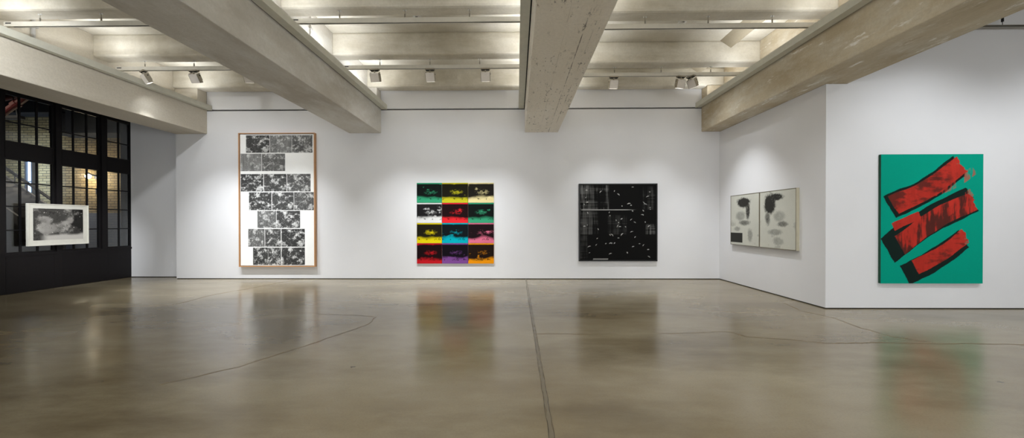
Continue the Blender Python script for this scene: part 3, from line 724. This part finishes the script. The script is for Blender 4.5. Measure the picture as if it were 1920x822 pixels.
# 5. green canvas with sweeping red and black brush bands
def art_green(X, Z):
    T = 1-Z; A = .80; x = X*A; y = T                                  # x 0-.8, y 0-1 (down)
    base = np.ones(X.shape+(3,))*L3((0, 158, 134)); n = fbm(X*3, T*3, 2, 4); base *= (.96+.08*n)[..., None]
    g = fbm(x*9, y*26, 44, 5, .65); g2 = fbm(x*30, y*5, 47, 4, .65); bl = fbm(x*6, y*6, 49, 5, .6)
    red = L3((186, 52, 42)); blk = L3((24, 26, 26)); out = base
    def arc(cx, cy, rx, ry, a0, a1, w0, w1, rot=0):
        c_, s_ = math.cos(rot), math.sin(rot); dx, dy = x-cx, y-cy
        u, v = (dx*c_+dy*s_)/rx, (-dx*s_+dy*c_)/ry
        th = np.degrees(np.arctan2(v, u)) % 360; rho = np.sqrt(u*u+v*v)
        k = ((th-a0) % 360)/((a1-a0) % 360); wd = w0+(w1-w0)*np.clip(k, 0, 1)
        taper = np.clip(np.minimum(k, 1-k)*7, 0, 1)**.5
        return (np.abs(rho-1) < wd*taper) & (k < 1)
    def put(mask, col, alpha):
        nonlocal out
        w = (mask*alpha)[..., None]; out = out*(1-w)+col*w
    dry = .30+.70*sstep(.36, .52, .5*g+.5*bl)
    def stroke(x0, y0, x1, y1, wd, bend=0.):
        L = math.hypot(x1-x0, y1-y0); ux, uy = (x1-x0)/L, (y1-y0)/L
        u = ((x-x0)*ux+(y-y0)*uy)/L; v = -(x-x0)*uy+(y-y0)*ux-bend*np.sin(np.clip(u, 0, 1)*math.pi)
        return (u > -.02+.05*(bl-.5)) & (u < 1.02+.10*(g-.5)) & (np.abs(v) < wd*(1+.35*(fbm(u*3+x0*9, v*6, 63, 3)-.5)))
    def put(mask, col, alpha):
        nonlocal out
        w = (mask*alpha)[..., None]; out = out*(1-w)+col*w
    rd = red*(.72+.55*g2)[..., None]
    put(stroke(.08, .40, .60, .10, .092, .03), blk, .97); put(stroke(.06, .74, .70, .36, .105, -.03), blk, .97); put(stroke(.20, .93, .64, .66, .085, .02), blk, .97)
    put(stroke(.11, .385, .62, .085, .074, .03), rd, dry); put(stroke(.16, .70, .71, .37, .078, -.03), rd, .2+.8*sstep(.45, .57, .5*g2+.5*bl)); put(stroke(.28, .87, .66, .63, .060, .02), rd, dry)
    put(stroke(.34, .56, .70, .30, .030, .02), red, .6*sstep(.50, .64, g2)); put(stroke(.40, .30, .72, .13, .035, .02), red, .65*sstep(.50, .66, g2))
    put(stroke(.10, .56, .30, .47, .030, 0.), rd, dry)
    return out
dd = .045; s = (YD-dd)/6.45
gx0, gx1, gz0, gz1 = 6.388*s, 8.151*s, 1.54+(.464-1.54)*s, 1.54+(2.73-1.54)*s
w, h = gx1-gx0, gz1-gz0
p = picture('green_painting', 'large teal green canvas with sweeping red and black brush bands', 'painting', (gx0, YD-dd, gz0), (1, 0, 0), (0, -1, 0))
MB().box(0, w, 0, dd, 0, h).build('canvas', M_TEALEDGE, p, bevel=.004)
painted('painted_surface', M_PAINT, w, h, 260, 330, art_green, p, (0, -.0008, 0))

# 6. framed print on the black window wall
def art_print(X, Z):
    T = 1-Z; n = fbm(X*4, T*3, 14, 5, .6); g = fbm(X*26, T*18, 15, 4, .7); m = fbm(X*2.4+1, T*2.2, 16, 4)
    v = .055+.03*n
    v = v*np.where((X > .74), .35+.4*(m > .5), 1)
    a = sstep(.50, .62, .55*n+.45*m+.30*np.exp(-(((X-.50)/.36)**2+((T-.58)/.30)**2))-.05)
    v = v*(1-a)+a*(.16+.32*fbm(X*6, T*5, 18, 4))
    v = np.where(g > .68, v*.5, v)
    b = sstep(.80, .90, T+.10*(m-.5))*sstep(.1, .3, X); v = v*(1-b)+.55*b
    v = np.where((fbm(X*30, T*30, 20, 2) > .86), .6, v)
    return v[..., None]*np.array([1., .96, .90])
ky0, ky1, kz0, kz1 = 7.905, 9.055, 1.028, 1.991
KX = -10.85
p = picture('framed_print', 'small framed dark print with wide white mat on the black window wall', 'picture', (KX, ky0, kz0), (0, 1, 0), (1, 0, 0))
w, h = ky1-ky0, kz1-kz0; t = .022; dd = .10
MB().box(0, t, 0, .05, 0, h).box(w-t, w, 0, .05, 0, h).box(t, w-t, 0, .05, 0, t).box(t, w-t, 0, .05, h-t, h).build('frame', M_MAT, p, bevel=.003)
MB().box(t, w-t, .012, .05, t, h-t).build('mat_board', M_MAT, p)
painted('printed_image', M_PRINT, .938, .73, 170, 130, art_print, p, (.097, .0112, .124))
MB().box(.06, w-.06, .05, .149, .1, .16).box(.06, w-.06, .05, .149, h-.16, h-.1).build('hanging_bracket', M_STEELB, p)

# ------------------------------------------------------------------ stairwell lamps
l = bpy.data.lights.new('sconce_lamp', 'POINT'); l.energy = 30; l.color = (1, .84, .60); l.shadow_soft_size = .09
o = bpy.data.objects.new('sconce_lamp', l); COL.objects.link(o); o.location = sp+Vector((-.03, -.42, .02))
area('stairwell_lamp', (-16.5, 10.5, 5.6), (0, 0, 0), 2.5, 1.0, 42, (1, .86, .64))
area('daylight_in', (-18.75, 13.0, 3.5), (math.radians(90), 0, 0), .4, 1.6, 20, (.55, .75, 1))

# ------------------------------------------------------------------ render look
wd = bpy.data.worlds.new('world'); S.world = wd; wd.use_nodes = True
wd.node_tree.nodes['Background'].inputs[0].default_value = (.02, .02, .022, 1)
S.view_settings.view_transform = 'Standard'; S.view_settings.look = 'None'; S.view_settings.exposure = .87; S.view_settings.gamma = 1; S.view_settings.use_curve_mapping = False
S.cycles.use_denoising = True; S.cycles.max_bounces = 10; S.cycles.diffuse_bounces = 6; S.cycles.sample_clamp_indirect = 6
